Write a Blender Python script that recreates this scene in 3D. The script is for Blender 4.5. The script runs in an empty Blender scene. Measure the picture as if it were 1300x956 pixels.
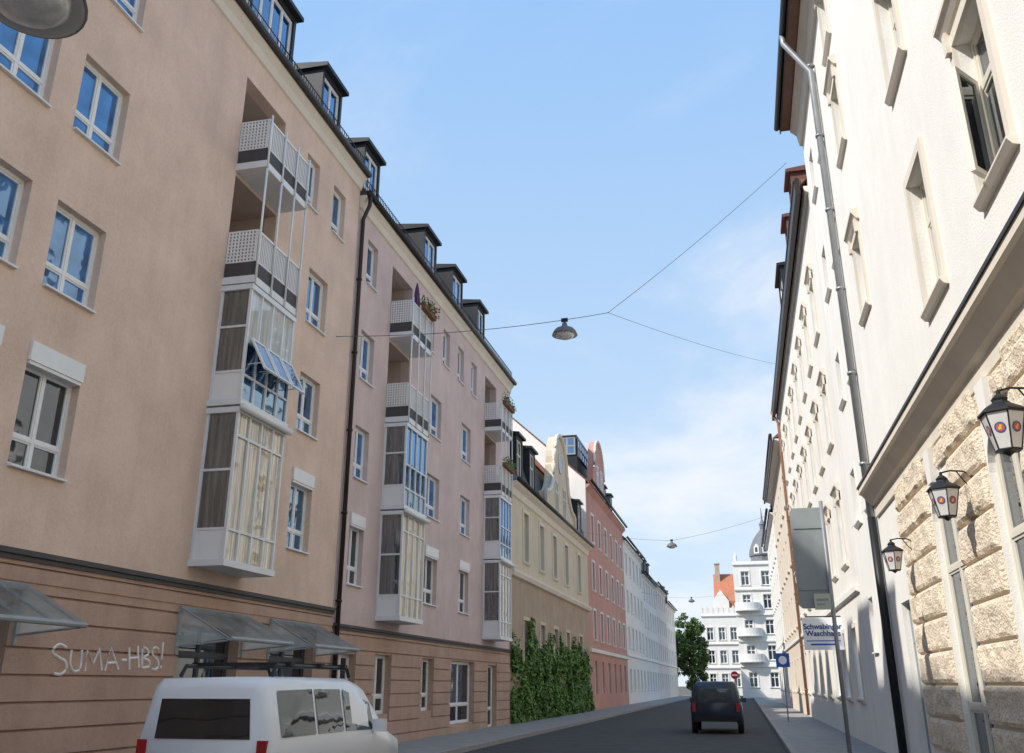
import bpy, bmesh, math, random
from mathutils import Vector, Matrix, noise as mnoise
random.seed(11)
RAD=math.radians
scene=bpy.context.scene
COL=scene.collection
EYE=1.65; F=1170.0
PIT=math.atan(437/F); cp,sp=math.cos(PIT),math.sin(PIT)
YAW=math.atan(296/(F*cp+437*sp)); cw,sw=math.cos(YAW),math.sin(YAW)
def ray(px,py):
    cx=px-650; cy=433-py
    fh=F*cp-cy*sp; up=F*sp+cy*cp
    return (cx*cw-fh*sw, cx*sw+fh*cw, up)
def onX(px,py,X):
    d=ray(px,py); t=X/d[0]; return d[1]*t, EYE+d[2]*t
# ------------------------------------------------------------ materials
def newmat(name):
    m=bpy.data.materials.new(name); m.use_nodes=True
    t=m.node_tree; return m,t,t.nodes['Principled BSDF']
def surf(name,col,rough=.75,var=.1,vs=1.2,streak=0.,bump=0.,bs=60,bd=.01,metal=0.,spec=.3,island=0.,fine=0.):
    m,t,b=newmat(name); N=t.nodes.new; L=t.links.new
    tc=N('ShaderNodeTexCoord')
    def mul(a,c):
        mu=N('ShaderNodeMath'); mu.operation='MULTIPLY'; L(a,mu.inputs[0]); L(c,mu.inputs[1]); return mu.outputs[0]
    def nz(scale,lo,hi,detail=8,vec=None,a=.3,bb=.7):
        n=N('ShaderNodeTexNoise'); n.inputs['Scale'].default_value=scale; n.inputs['Detail'].default_value=detail
        n.inputs['Roughness'].default_value=.65; L(vec or tc.outputs['Object'],n.inputs['Vector'])
        mr=N('ShaderNodeMapRange'); mr.inputs[1].default_value=a; mr.inputs[2].default_value=bb
        mr.inputs[3].default_value=lo; mr.inputs[4].default_value=hi; L(n.outputs['Fac'],mr.inputs[0]); return mr.outputs[0]
    last=nz(vs,1-var,1+var)
    if fine: last=mul(last,nz(17,1-fine,1+fine,4))
    if streak:
        mp=N('ShaderNodeMapping'); mp.inputs['Scale'].default_value=(1.7,1.7,.16)
        L(tc.outputs['Object'],mp.inputs['Vector'])
        last=mul(last,nz(1.3,1,1-streak,7,mp.outputs[0],.45,.8))
    if island:
        g=N('ShaderNodeNewGeometry'); m3=N('ShaderNodeMapRange'); m3.inputs[3].default_value=1-island; m3.inputs[4].default_value=1+island
        L(g.outputs['Random Per Island'],m3.inputs[0]); last=mul(last,m3.outputs[0])
    mx=N('ShaderNodeMixRGB'); mx.blend_type='MULTIPLY'; mx.inputs['Fac'].default_value=1
    mx.inputs['Color1'].default_value=(*col,1); L(last,mx.inputs['Color2'])
    L(mx.outputs[0],b.inputs['Base Color'])
    b.inputs['Roughness'].default_value=rough; b.inputs['Metallic'].default_value=metal
    b.inputs['Specular IOR Level'].default_value=spec
    if bump:
        nb=N('ShaderNodeTexNoise'); nb.inputs['Scale'].default_value=bs; nb.inputs['Detail'].default_value=6
        L(tc.outputs['Object'],nb.inputs['Vector'])
        bp=N('ShaderNodeBump'); bp.inputs['Strength'].default_value=bump; bp.inputs['Distance'].default_value=bd
        L(nb.outputs['Fac'],bp.inputs['Height']); L(bp.outputs[0],b.inputs['Normal'])
    return m
def glassm(name,base,tint,refl,rough=.02,folds=0.,lo=.4,hi=1.5):
    m,t,b=newmat(name); N=t.nodes.new; L=t.links.new
    out=t.nodes['Material Output']
    tc=N('ShaderNodeTexCoord')
    nb=N('ShaderNodeTexNoise'); nb.inputs['Scale'].default_value=1.7; L(tc.outputs['Object'],nb.inputs['Vector'])
    bp=N('ShaderNodeBump'); bp.inputs['Strength'].default_value=.12; bp.inputs['Distance'].default_value=.03
    L(nb.outputs['Fac'],bp.inputs['Height'])
    b.inputs['Roughness'].default_value=.6; b.inputs['Specular IOR Level'].default_value=.0
    mp=N('ShaderNodeMapping'); mp.inputs['Scale'].default_value=(9,9,.5) if folds else (1.3,1.3,1.3)
    L(tc.outputs['Object'],mp.inputs['Vector'])
    n2=N('ShaderNodeTexNoise'); n2.inputs['Scale'].default_value=1.5; L(mp.outputs[0],n2.inputs['Vector'])
    mr=N('ShaderNodeMapRange'); mr.inputs[1].default_value=.3; mr.inputs[2].default_value=.7
    mr.inputs[3].default_value=lo; mr.inputs[4].default_value=hi; L(n2.outputs['Fac'],mr.inputs[0])
    mx=N('ShaderNodeMixRGB'); mx.blend_type='MULTIPLY'; mx.inputs['Fac'].default_value=1
    mx.inputs['Color1'].default_value=(*base,1); L(mr.outputs[0],mx.inputs['Color2']); L(mx.outputs[0],b.inputs['Base Color'])
    gl=N('ShaderNodeBsdfGlossy'); gl.inputs['Color'].default_value=(*tint,1); gl.inputs['Roughness'].default_value=rough
    L(bp.outputs[0],gl.inputs['Normal'])
    lw=N('ShaderNodeLayerWeight'); lw.inputs['Blend'].default_value=.5
    pw=N('ShaderNodeMath'); pw.operation='POWER'; L(lw.outputs['Facing'],pw.inputs[0]); pw.inputs[1].default_value=4
    ad=N('ShaderNodeMath'); ad.operation='MULTIPLY_ADD'; ad.use_clamp=True; L(pw.outputs[0],ad.inputs[0]); ad.inputs[1].default_value=.7; ad.inputs[2].default_value=refl
    ms=N('ShaderNodeMixShader'); L(ad.outputs[0],ms.inputs[0]); L(b.outputs[0],ms.inputs[1]); L(gl.outputs[0],ms.inputs[2])
    L(ms.outputs[0],out.inputs['Surface'])
    return m
def clearglass(name,tint,fac,trans=.5,tcol=(.86,.92,.92)):
    m,t,b=newmat(name); N=t.nodes.new; L=t.links.new; out=t.nodes['Material Output']
    b.inputs['Roughness'].default_value=.12; b.inputs['Specular IOR Level'].default_value=.6
    tc=N('ShaderNodeTexCoord'); n=N('ShaderNodeTexNoise'); n.inputs['Scale'].default_value=5; n.inputs['Detail'].default_value=6; L(tc.outputs['Object'],n.inputs['Vector'])
    mr=N('ShaderNodeMapRange'); mr.inputs[3].default_value=.7; mr.inputs[4].default_value=1.12; L(n.outputs['Fac'],mr.inputs[0])
    mx=N('ShaderNodeMixRGB'); mx.blend_type='MULTIPLY'; mx.inputs['Fac'].default_value=1; mx.inputs['Color1'].default_value=(*tint,1); L(mr.outputs[0],mx.inputs['Color2'])
    L(mx.outputs[0],b.inputs['Base Color'])
    tr=N('ShaderNodeBsdfTransparent'); tr.inputs['Color'].default_value=(*tcol,1)
    tl=N('ShaderNodeBsdfTranslucent'); L(mx.outputs[0],tl.inputs['Color'])
    a=N('ShaderNodeMixShader'); a.inputs[0].default_value=1-trans; L(tr.outputs[0],a.inputs[1]); L(tl.outputs[0],a.inputs[2])
    ms=N('ShaderNodeMixShader'); ms.inputs[0].default_value=fac; L(a.outputs[0],ms.inputs[1]); L(b.outputs[0],ms.inputs[2])
    L(ms.outputs[0],out.inputs['Surface']); return m
def tiles(name,col):
    m,t,b=newmat(name); N=t.nodes.new; L=t.links.new
    tc=N('ShaderNodeTexCoord')
    w=N('ShaderNodeTexWave'); w.bands_direction='Z'; w.inputs['Scale'].default_value=1.6; w.inputs['Distortion'].default_value=.6
    L(tc.outputs['Object'],w.inputs['Vector'])
    n=N('ShaderNodeTexNoise'); n.inputs['Scale'].default_value=3; n.inputs['Detail'].default_value=8; L(tc.outputs['Object'],n.inputs['Vector'])
    mr=N('ShaderNodeMapRange'); mr.inputs[3].default_value=.55; mr.inputs[4].default_value=1.4; L(n.outputs['Fac'],mr.inputs[0])
    mx=N('ShaderNodeMixRGB'); mx.blend_type='MULTIPLY'; mx.inputs['Fac'].default_value=1
    mx.inputs['Color1'].default_value=(*col,1); L(mr.outputs[0],mx.inputs['Color2']); L(mx.outputs[0],b.inputs['Base Color'])
    bp=N('ShaderNodeBump'); bp.inputs['Strength'].default_value=.5; bp.inputs['Distance'].default_value=.04
    L(w.outputs['Fac'],bp.inputs['Height']); L(bp.outputs[0],b.inputs['Normal']); b.inputs['Roughness'].default_value=.7
    return m
M={}
M['peach']=surf('peach_plaster',(.72,.54,.425),.9,.12,.7,.09,.6,42,.018,fine=.07)
M['mauve']=surf('mauve_plaster',(.64,.50,.46),.9,.12,.7,.09,.6,42,.018,fine=.07)
M['plinth']=surf('brown_plinth_plaster',(.48,.325,.245),.85,.14,.8,.14,.4,40,.015,fine=.06)
M['ochre']=surf('ochre_plaster',(.64,.55,.41),.9,.1,.6,.12,.3,40,.012,fine=.05)
M['ochre_dk']=surf('ochre_stone',(.45,.34,.25),.9,.14,.8,.16,.3,40,.012,fine=.06)
M['pink']=surf('brick_pink_plaster',(.56,.30,.24),.9,.12,.5,.1,.3,40,.012,fine=.05)
M['white']=surf('white_plaster',(.80,.77,.72),.85,.06,.5,.06,.2,40,.01,fine=.03)
M['cool']=surf('soft_white_plaster',(.81,.75,.67),.85,.06,.5,.06,.2,40,.01,fine=.03)
M['cream']=surf('cream_plaster',(.82,.79,.73),.9,.05,.7,.05,.5,38,.014,fine=.035)
M['cream2']=surf('pale_cream_plaster',(.80,.76,.69),.9,.06,.5,.06,.3,38,.012,fine=.04)
M['tan']=surf('tan_plaster',(.70,.60,.48),.9,.08,.5,.1,.3,38,.012,fine=.04)
M['rosy']=surf('pale_rose_plaster',(.76,.66,.60),.9,.08,.5,.1,.3,38,.012,fine=.04)
M['rock']=surf('rough_sandstone',(.79,.665,.51),.95,.11,2.5,.04,.9,26,.05,fine=.07)
M['moulding']=surf('pale_moulding',(.72,.65,.55),.8,.06,1,.08,.15,40,.008)
M['moulding_w']=surf('white_moulding',(.79,.76,.71),.8,.05,1,.07,.15,40,.008)
M['slate']=tiles('dark_slate',(.05,.05,.055))
M['greyslate']=tiles('grey_slate',(.16,.165,.18))
M['redtile']=tiles('orange_tiles',(.48,.17,.085))
M['browntile']=tiles('brown_tiles',(.16,.075,.05))
M['clad']=surf('dark_sheet_metal',(.035,.036,.04),.45,.15,2,.2,.05,20,.01,.3)
M['brownclad']=surf('brown_sheet_metal',(.21,.095,.075),.55,.15,2,.2)
M['gutter']=surf('dark_gutter',(.035,.028,.026),.45,.2,2,0,0)
M['zinc']=surf('zinc_pipe',(.33,.34,.35),.45,.15,2,.2,0,30,.01,.5)
M['copper']=surf('copper_pipe',(.30,.15,.09),.5,.2,2)
M['pvc']=surf('white_window_frame',(.80,.80,.78),.4,.03,2,.04)
M['alu']=surf('pale_aluminium_frame',(.74,.75,.75),.4,.05,2,.08)
M['creamframe']=surf('cream_window_frame',(.66,.62,.53),.5,.05,2,.05)
M['graymetal']=surf('grey_painted_metal',(.34,.36,.365),.5,.1,3,.1)
M['darkmetal']=surf('dark_painted_metal',(.09,.09,.095),.5,.1,3,.1)
M['black']=surf('black_iron',(.018,.018,.02),.45,.15,4)
M['darkfascia']=surf('dark_fascia',(.075,.07,.07),.6,.12,2,.15)
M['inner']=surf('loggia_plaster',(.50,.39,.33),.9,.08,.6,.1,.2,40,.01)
M['asphalt']=surf('asphalt',(.055,.055,.057),.9,.25,1.5,0,.4,120,.01,fine=.12)
M['paving']=surf('pavement_slabs',(.28,.27,.26),.9,.15,2,0,.3,80,.01,fine=.08)
M['kerb']=surf('kerb_granite',(.30,.29,.28),.85,.15,4,0,.2,80,.01)
M['earth']=surf('ground_earth',(.12,.11,.09),.95,.2,.2)
M['gblue']=glassm('glass_sky_blue',(.012,.04,.10),(.50,.74,1.0),.36)  # blue base and gloss tint stand in for reflected sky
M['gblue2']=glassm('glass_sky_blue_bright',(.04,.13,.33),(.5,.74,1.0),.24)  # brighter blue pane, sky reflection put into base and tint
M['gdark']=glassm('glass_dark',(.02,.022,.025),(.8,.85,.9),.14)
M['gside']=glassm('glass_side',(.085,.087,.082),(.85,.92,.97),.18,folds=1,lo=.25,hi=1.7)
M['gcurt']=glassm('glass_curtain_cream_reflection',(.55,.46,.32),(.85,.9,1.0),.13,folds=1)  # curtain folds, with cream building reflection put into the base colour
M['gwhite']=glassm('glass_white_blind',(.62,.61,.57),(.85,.9,1.0),.12,folds=1,lo=.7,hi=1.2)
M['gsash']=glassm('glass_tilted_sash',(.14,.15,.17),(.85,.92,1.0),.18)
M['gcanopy']=clearglass('canopy_glass',(.95,.98,.96),.08,.45)
M['ivy']=surf('ivy_leaves',(.11,.215,.045),.5,.3,1.0,island=.5)
M['leaf']=surf('tree_leaves',(.075,.125,.03),.55,.25,.6,island=.5)
M['bark']=surf('bark',(.08,.06,.045),.9,.2,4,0,.5,25,.02)
M['pot']=surf('terracotta_box',(.22,.10,.06),.8,.1)
M['red']=surf('red_petals',(.5,.03,.03),.6,.1,island=.4)
M['steel']=surf('steel_cable',(.13,.13,.14),.5,.1)
M['lampgrey']=surf('lamp_enamel_grey',(.14,.145,.15),.55,.04,2)
M['lamprim']=surf('lamp_reflector_grey',(.62,.63,.63),.35,.06,3,spec=.6)
M['bowl']=surf('lamp_bowl_glass',(.66,.68,.69),.12,.28,9,0,.2,26,.02,0,.8)
M['frost']=clearglass('frosted_lantern_glass',(.92,.91,.88),.75,.12)
M['e_red']=surf('emblem_red',(.55,.10,.05),.5,.05)
M['e_yel']=surf('emblem_yellow',(.72,.45,.10),.5,.05)
M['e_blue']=surf('emblem_blue',(.04,.09,.30),.5,.05)
M['signgrey']=surf('sign_back_grey',(.30,.33,.33),.5,.08,3,.08)
M['signwhite']=surf('sign_white',(.80,.81,.82),.4,.03)
M['signblue']=surf('sign_blue',(.02,.10,.42),.4,.05)
M['signyel']=surf('sign_pale_plate',(.50,.52,.42),.5,.08)
M['signred']=surf('sign_red',(.5,.02,.02),.4,.05)
M['ink']=surf('sign_ink_blue',(.02,.06,.22),.5,.05)
M['spray']=surf('grey_spray_paint',(.80,.77,.75),.6,.2,6)
M['vanwhite']=surf('white_car_paint',(.78,.79,.80),.25,.02,1,spec=.6)
M['navy']=surf('navy_car_paint',(.02,.028,.05),.25,.05,1,spec=.6)
M['rubber']=surf('rubber',(.02,.02,.02),.8,.1)
M['rim']=surf('wheel_rim',(.45,.46,.48),.35,.05,3,0,0,30,.01,.7)
M['carglass']=glassm('car_glass',(.01,.012,.014),(.8,.88,.95),.1)
M['lamp_red']=surf('tail_lamp',(.35,.02,.02),.3,.05)
M['lamp_white']=surf('head_lamp',(.7,.72,.75),.2,.05)
M['purple']=surf('purple_fabric',(.11,.05,.12),.8,.1)
# ------------------------------------------------------------ mesh builder
class MB:
    def __init__(s): s.v=[]; s.f=[]; s.m=[]; s.cur=0
    def face(s,pts):
        i=len(s.v); s.v+= [tuple(p) for p in pts]; s.f.append(list(range(i,i+len(pts)))); s.m.append(s.cur)
    def box(s,x0,x1,y0,y1,z0,z1):
        i=len(s.v)
        s.v+=[(x0,y0,z0),(x1,y0,z0),(x1,y1,z0),(x0,y1,z0),(x0,y0,z1),(x1,y0,z1),(x1,y1,z1),(x0,y1,z1)]
        for q in ((3,2,1,0),(4,5,6,7),(0,1,5,4),(1,2,6,5),(2,3,7,6),(3,0,4,7)):
            s.f.append([i+k for k in q]); s.m.append(s.cur)
    def prism_x(s,poly,x0,x1):
        n=len(poly)
        s.face([(x0,a,b) for a,b in poly][::-1]); s.face([(x1,a,b) for a,b in poly])
        for k in range(n):
            a,b=poly[k],poly[(k+1)%n]
            s.face([(x0,*a),(x0,*b),(x1,*b),(x1,*a)])
    def prism_y(s,poly,y0,y1):
        n=len(poly)
        s.face([(a,y0,b) for a,b in poly]); s.face([(a,y1,b) for a,b in poly][::-1])
        for k in range(n):
            a,b=poly[k],poly[(k+1)%n]
            s.face([(a[0],y0,a[1]),(a[0],y1,a[1]),(b[0],y1,b[1]),(b[0],y0,b[1])])
    def tube(s,pts,r,n=8,cap=True):
        pts=[Vector(p) for p in pts]; rings=[]
        for k,p in enumerate(pts):
            a=pts[max(0,k-1)]; b=pts[min(len(pts)-1,k+1)]
            t=(b-a).normalized(); u=Vector((0,0,1)) if abs(t.z)<.9 else Vector((1,0,0))
            e1=t.cross(u).normalized(); e2=t.cross(e1)
            rr=r[k] if isinstance(r,(list,tuple)) else r
            i=len(s.v); rings.append(i)
            s.v+=[tuple(p+(e1*math.cos(2*math.pi*j/n)+e2*math.sin(2*math.pi*j/n))*rr) for j in range(n)]
        for k in range(len(rings)-1):
            a,b=rings[k],rings[k+1]
            for j in range(n):
                s.f.append([a+j,a+(j+1)%n,b+(j+1)%n,b+j]); s.m.append(s.cur)
        if cap:
            s.f.append([rings[0]+j for j in range(n)][::-1]); s.m.append(s.cur)
            s.f.append([rings[-1]+j for j in range(n)]); s.m.append(s.cur)
    def lathe(s,prof,n=20,c=(0,0,0),axis='z'):
        rings=[]
        for r,h in prof:
            i=len(s.v); rings.append(i)
            for j in range(n):
                a=2*math.pi*j/n+math.pi/n
                if axis=='z': s.v.append((c[0]+r*math.cos(a),c[1]+r*math.sin(a),c[2]+h))
                else: s.v.append((c[0]+r*math.cos(a),c[1]+h,c[2]+r*math.sin(a)))
        for k in range(len(rings)-1):
            a,b=rings[k],rings[k+1]
            for j in range(n):
                s.f.append([a+j,a+(j+1)%n,b+(j+1)%n,b+j]); s.m.append(s.cur)
    def mesh(s,name,mats,smooth=False):
        me=bpy.data.meshes.new(name); me.from_pydata(s.v,[],s.f)
        for mt in (mats if isinstance(mats,(list,tuple)) else [mats]): me.materials.append(M[mt] if isinstance(mt,str) else mt)
        me.polygons.foreach_set('material_index',s.m)
        if smooth: me.polygons.foreach_set('use_smooth',[True]*len(s.f))
        me.update()
        if smooth:
            b=bmesh.new(); b.from_mesh(me); bmesh.ops.recalc_face_normals(b,faces=b.faces); b.to_mesh(me); b.free()
        return me
    def build(s,name,mats,parent=None,loc=(0,0,0),rot=(0,0,0),smooth=False):
        return link(name,s.mesh(name,mats,smooth),parent,loc,rot)
def link(name,me,parent=None,loc=(0,0,0),rot=(0,0,0)):
    o=bpy.data.objects.new(name,me); COL.objects.link(o); o.location=loc; o.rotation_euler=rot
    if parent: o.parent=parent
    return o
def tag(o,label,cat,group=None):
    o['label']=label; o['category']=cat
    if group: o['group']=group
    return o
def thing(name,label,cat,loc=(0,0,0),rz=0,group=None):
    return tag(link(name,None,None,loc,(0,0,rz)),label,cat,group)
def struct(o): o['kind']='structure'; return o
def text_obj(name,s,size,mat,parent,loc,rot,extrude=.004,align='CENTER',off=0.):
    cu=bpy.data.curves.new(name,'FONT'); cu.body=s; cu.size=size; cu.extrude=extrude; cu.align_x=align; cu.offset=off
    cu.space_line=.9
    t=bpy.data.objects.new('tmp',cu); COL.objects.link(t); bpy.context.view_layer.update()
    me=bpy.data.meshes.new_from_object(t.evaluated_get(bpy.context.evaluated_depsgraph_get()))
    bpy.data.objects.remove(t); me.materials.clear(); me.materials.append(M[mat])
    return link(name,me,parent,loc,rot)
# ------------------------------------------------------------ windows
WC={}
def win_mesh(w,h,mull,trans,fw,fm,gm,tcols=None):
    k=(round(w,2),round(h,2),mull,trans,fw,fm)
    if k not in WC:
        m=MB(); a=w/2
        m.box(-a,-a+fw,0,.07,0,h); m.box(a-fw,a,0,.07,0,h)
        m.box(-a+fw,a-fw,0,.07,0,fw); m.box(-a+fw,a-fw,0,.07,h-fw,h)
        xs=[-a+fw]+[-a+w*q for q in mull]+[a-fw]; zs=[fw]+[h*q for q in trans]+[h-fw]
        for q in mull: m.box(-a+w*q-fw*.55,-a+w*q+fw*.55,.004,.066,fw,h-fw)
        for q in trans: m.box(-a+fw,a-fw,.002,.064,h*q-fw*.5,h*q+fw*.5)
        sw_=fw*.55
        for i in range(len(xs)-1):
            for j in range(len(zs)-1):
                x0,x1,z0,z1=xs[i],xs[i+1],zs[j],zs[j+1]
                if i>0: x0+=fw*.55
                if i<len(xs)-2: x1-=fw*.55
                if j>0: z0+=fw*.5
                if j<len(zs)-2: z1-=fw*.5
                m.box(x0,x0+sw_,.018,.055,z0,z1); m.box(x1-sw_,x1,.018,.055,z0,z1)
                m.box(x0+sw_,x1-sw_,.018,.055,z0,z0+sw_); m.box(x0+sw_,x1-sw_,.018,.055,z1-sw_,z1)
        WC[k]=m.mesh('window',fm)
    k2=('p',round(w,2),round(h,2),gm)
    if k2 not in WC:
        m=MB(); a=w/2-.01; m.face([(-a,.04,.01),(a,.04,.01),(a,.04,h-.01),(-a,.04,h-.01)]); WC[k2]=m.mesh('pane',gm)
    return WC[k],WC[k2]
def sill_mesh(w,rec,sm):
    k=('s',round(w,2),rec,sm)
    if k not in WC:
        m=MB(); a=w/2-.004
        m.prism_x([(-rec-.07,-.02),(-rec-.07,.012),(.0,.03),(.0,-.02)],-a,a)
        WC[k]=m.mesh('sill',sm)
    return WC[k]
def put_window(root,lx,z,w,h,mull=(.5,),trans=(),glass='gblue',rec=.14,fm='pvc',fw=.055,sill='alu',box=False,surround=None,hood=False,st=.16,sd=.06,apron=True):
    bh=.3 if box else 0
    fme,pme=win_mesh(w,h-bh,mull,trans,fw,fm,glass)
    o=link('window',fme,root,(lx,rec,z)); link('pane',pme,o)
    if sill: link('sill',sill_mesh(w,rec,sill),o)
    if box:
        k=('box',round(w,2))
        if k not in WC:
            m=MB(); m.box(-w/2+.004,w/2-.004,-rec-.05,.05,h-bh+.004,h-.004); m.box(-w/2+.02,w/2-.02,-rec-.03,.0,h-bh-.05,h-bh+.002); WC[k]=m.mesh('shutter_box','pvc')
        link('shutter_box',WC[k],o)
    if surround:
        k=('sur',round(w,2),round(h,2),surround,hood,rec,st,sd)
        if k not in WC:
            m=MB(); a=w/2; t=st; d=-rec-sd; y1=-rec+.01
            m.box(-a-t,-a-.003,d,y1,-.02,h+t); m.box(a+.003,a+t,d,y1,-.02,h+t)
            m.box(-a-.003,a+.003,d,y1,h+.003,h+t)
            m.prism_x([(y1,-.14),(d-.01,-.12),(d-.06,-.05),(d-.06,-.022),(y1,-.022)],-a-t-.03,a+t+.03)
            if hood:
                m.prism_x([(y1,h+t+.04),(d-.02,h+t+.06),(d-.1,h+t+.18),(d-.12,h+t+.19),(d-.12,h+t+.25),(y1,h+t+.32)],-a-t-.08,a+t+.08)
                for q in (-a-t*.5,a+t*.5): m.box(q-.06,q+.06,d-.06,y1,h+t-.22,h+t+.08)
            WC[k]=m.mesh('surround',surround)
        link('surround',WC[k],o)
    return o
# ------------------------------------------------------------ houses
class House:
    def __init__(s,name,label,side,y0,y1,X,cat='building',D=11.):
        s.side=side; s.y0=y0; s.y1=y1; s.L=y1-y0; s.D=D; s.X=X; s.holes=[]
        if side=='L': s.root=thing(name,label,cat,(X,y0,0),RAD(90))
        elif side=='R': s.root=thing(name,label,cat,(X,y1,0),RAD(-90))
        else:           s.root=thing(name,label,cat,(y0,X,0),0)
    def lx(s,y): return s.y1-y if s.side=='R' else y-s.y0
    def win(s,y,z,w,h,hole=True,**k):
        x=s.lx(y)
        if hole: s.holes.append((x-w/2,x+w/2,z,z+h))
        return put_window(s.root,x,z,w,h,**k)
    def part(s,m,name,mat,smooth=False): return m.build(name,mat,s.root,smooth=smooth)
    def walls(s,mat,z0,z1,depth=.3,ridge=None,holes=None,x0=0,x1=None,name='wall',caps=True):
        m=MB(); x1=s.L if x1 is None else x1; D=s.D
        facade(m,x0,x1,z0,z1,[h for h in (holes if holes is not None else s.holes)],depth)
        if caps:
            for x in (x0+.004,x1-.004):
                pts=[(x,0,z0),(x,D,z0),(x,D,z1)]+([(x,D/2,ridge)] if ridge else [])+[(x,0,z1)]
                m.face(pts)
            m.face([(x0,D,z0),(x1,D,z0),(x1,D,z1),(x0,D,z1)])
            if not ridge: m.face([(x0,0,z1),(x1,0,z1),(x1,D,z1),(x0,D,z1)])
        return s.part(m,name,mat)
    def gable_roof(s,mat,z,ridge,over=.3,th=.16,x0=0,x1=None):
        m=MB(); D=s.D; sl=(ridge-z)/(D/2); x1=s.L if x1 is None else x1
        m.prism_x([(-over,z-sl*over+.01),(-over,z-sl*over+th),(D/2,ridge+th),(D+over,z-sl*over+th),(D+over,z-sl*over+.01),(D/2,ridge+.01)],x0,x1)
        return s.part(m,'roof',mat)
    def mansard(s,mat,z,run=3.4,rise=4.,over=.2):
        m=MB(); D=s.D
        m.prism_x([(-over,z),(-over,z+.12),(run,z+rise),(D-run,z+rise),(D+over,z+.12),(D+over,z)],.003,s.L-.003)
        return s.part(m,'roof',mat)
    def gutter(s,z,off=.3,r=.075,mat='gutter',x0=0,x1=None):
        m=MB(); m.tube([(x0+.02,-off,z),((s.L if x1 is None else x1)-.02,-off,z)],r,10); return s.part(m,'gutter',mat,True)
    def cornice(s,prof,mat,name='cornice',x0=0,x1=None):
        m=MB(); m.prism_x(prof,x0+.006,(s.L if x1 is None else x1)-.006); return s.part(m,name,mat)
    def dormer(s,y,w,z,h,front=.45,depth=2.6,mat='clad',fm='pvc',glass='gblue',mull=(.5,),trans=(.35,),pitch=.12,side=.12):
        x=s.lx(y); m=MB(); a=w/2
        m.box(-a,-a+side,0,depth,0,h); m.box(a-side,a,0,depth,0,h); m.box(-a+side,a-side,.16,depth,.01,h-.01)
        m.box(-a+side,a-side,0,.16,0,.25); m.box(-a+side,a-side,0,.16,h-.14,h)
        m.prism_x([(-.16,h+.003),(-.16,h+.12),(depth,h+.12+pitch*depth),(depth,h+.003)],-a-.1,a+.1)
        d=m.build('dormer',mat,s.root,(x,front,z))
        fme,pme=win_mesh(w-2*side,h-.4,mull,trans,.05,fm,glass)
        link('window_frame',fme,d,(0,.06,.255)); link('pane',pme,d,(0,.06,.255))
        return d
    def downpipe(s,pts,r=.055,mat='gutter'):
        m=MB(); m.tube(pts,r,10)
        za,zb=pts[0][2],pts[-1][2]
        k=min(za,zb)+1.2
        xx,yy=pts[-1][0],pts[-1][1]
        while k<max(za,zb)-1.0:
            m.tube([(xx,yy,k),(xx,yy,k+.06)],r*1.3,10); m.box(xx-.015,xx+.015,yy,0,k+.01,k+.05); k+=2.2
        return s.part(m,'downpipe',mat,True)
def facade(m,x0,x1,z0,z1,holes,depth,y=0):
    hs=[(max(a,x0),min(b,x1),max(c,z0),min(d,z1)) for a,b,c,d in holes if a<x1 and b>x0 and c<z1 and d>z0]
    xs=sorted(set([round(v,4) for v in [x0,x1]+[h[0] for h in hs]+[h[1] for h in hs]]))
    zs=sorted(set([round(v,4) for v in [z0,z1]+[h[2] for h in hs]+[h[3] for h in hs]]))
    for i in range(len(xs)-1):
        for j in range(len(zs)-1):
            cx,cz=(xs[i]+xs[i+1])/2,(zs[j]+zs[j+1])/2
            if any(a<cx<b and c<cz<d for a,b,c,d in hs): continue
            m.face([(xs[i],y,zs[j]),(xs[i+1],y,zs[j]),(xs[i+1],y,zs[j+1]),(xs[i],y,zs[j+1])])
    if depth:
        for a,b,c,d in hs:
            for p,q in (((a,c),(a,d)),((b,d),(b,c)),((a,d),(b,d)),((b,c),(a,c))):
                m.face([(p[0],y,p[1]),(q[0],y,q[1]),(q[0],y+depth,q[1]),(p[0],y+depth,p[1])])
def rglass(): return random.choice(['gblue','gblue','gblue','gblue2','gblue2','gdark'])
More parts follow.
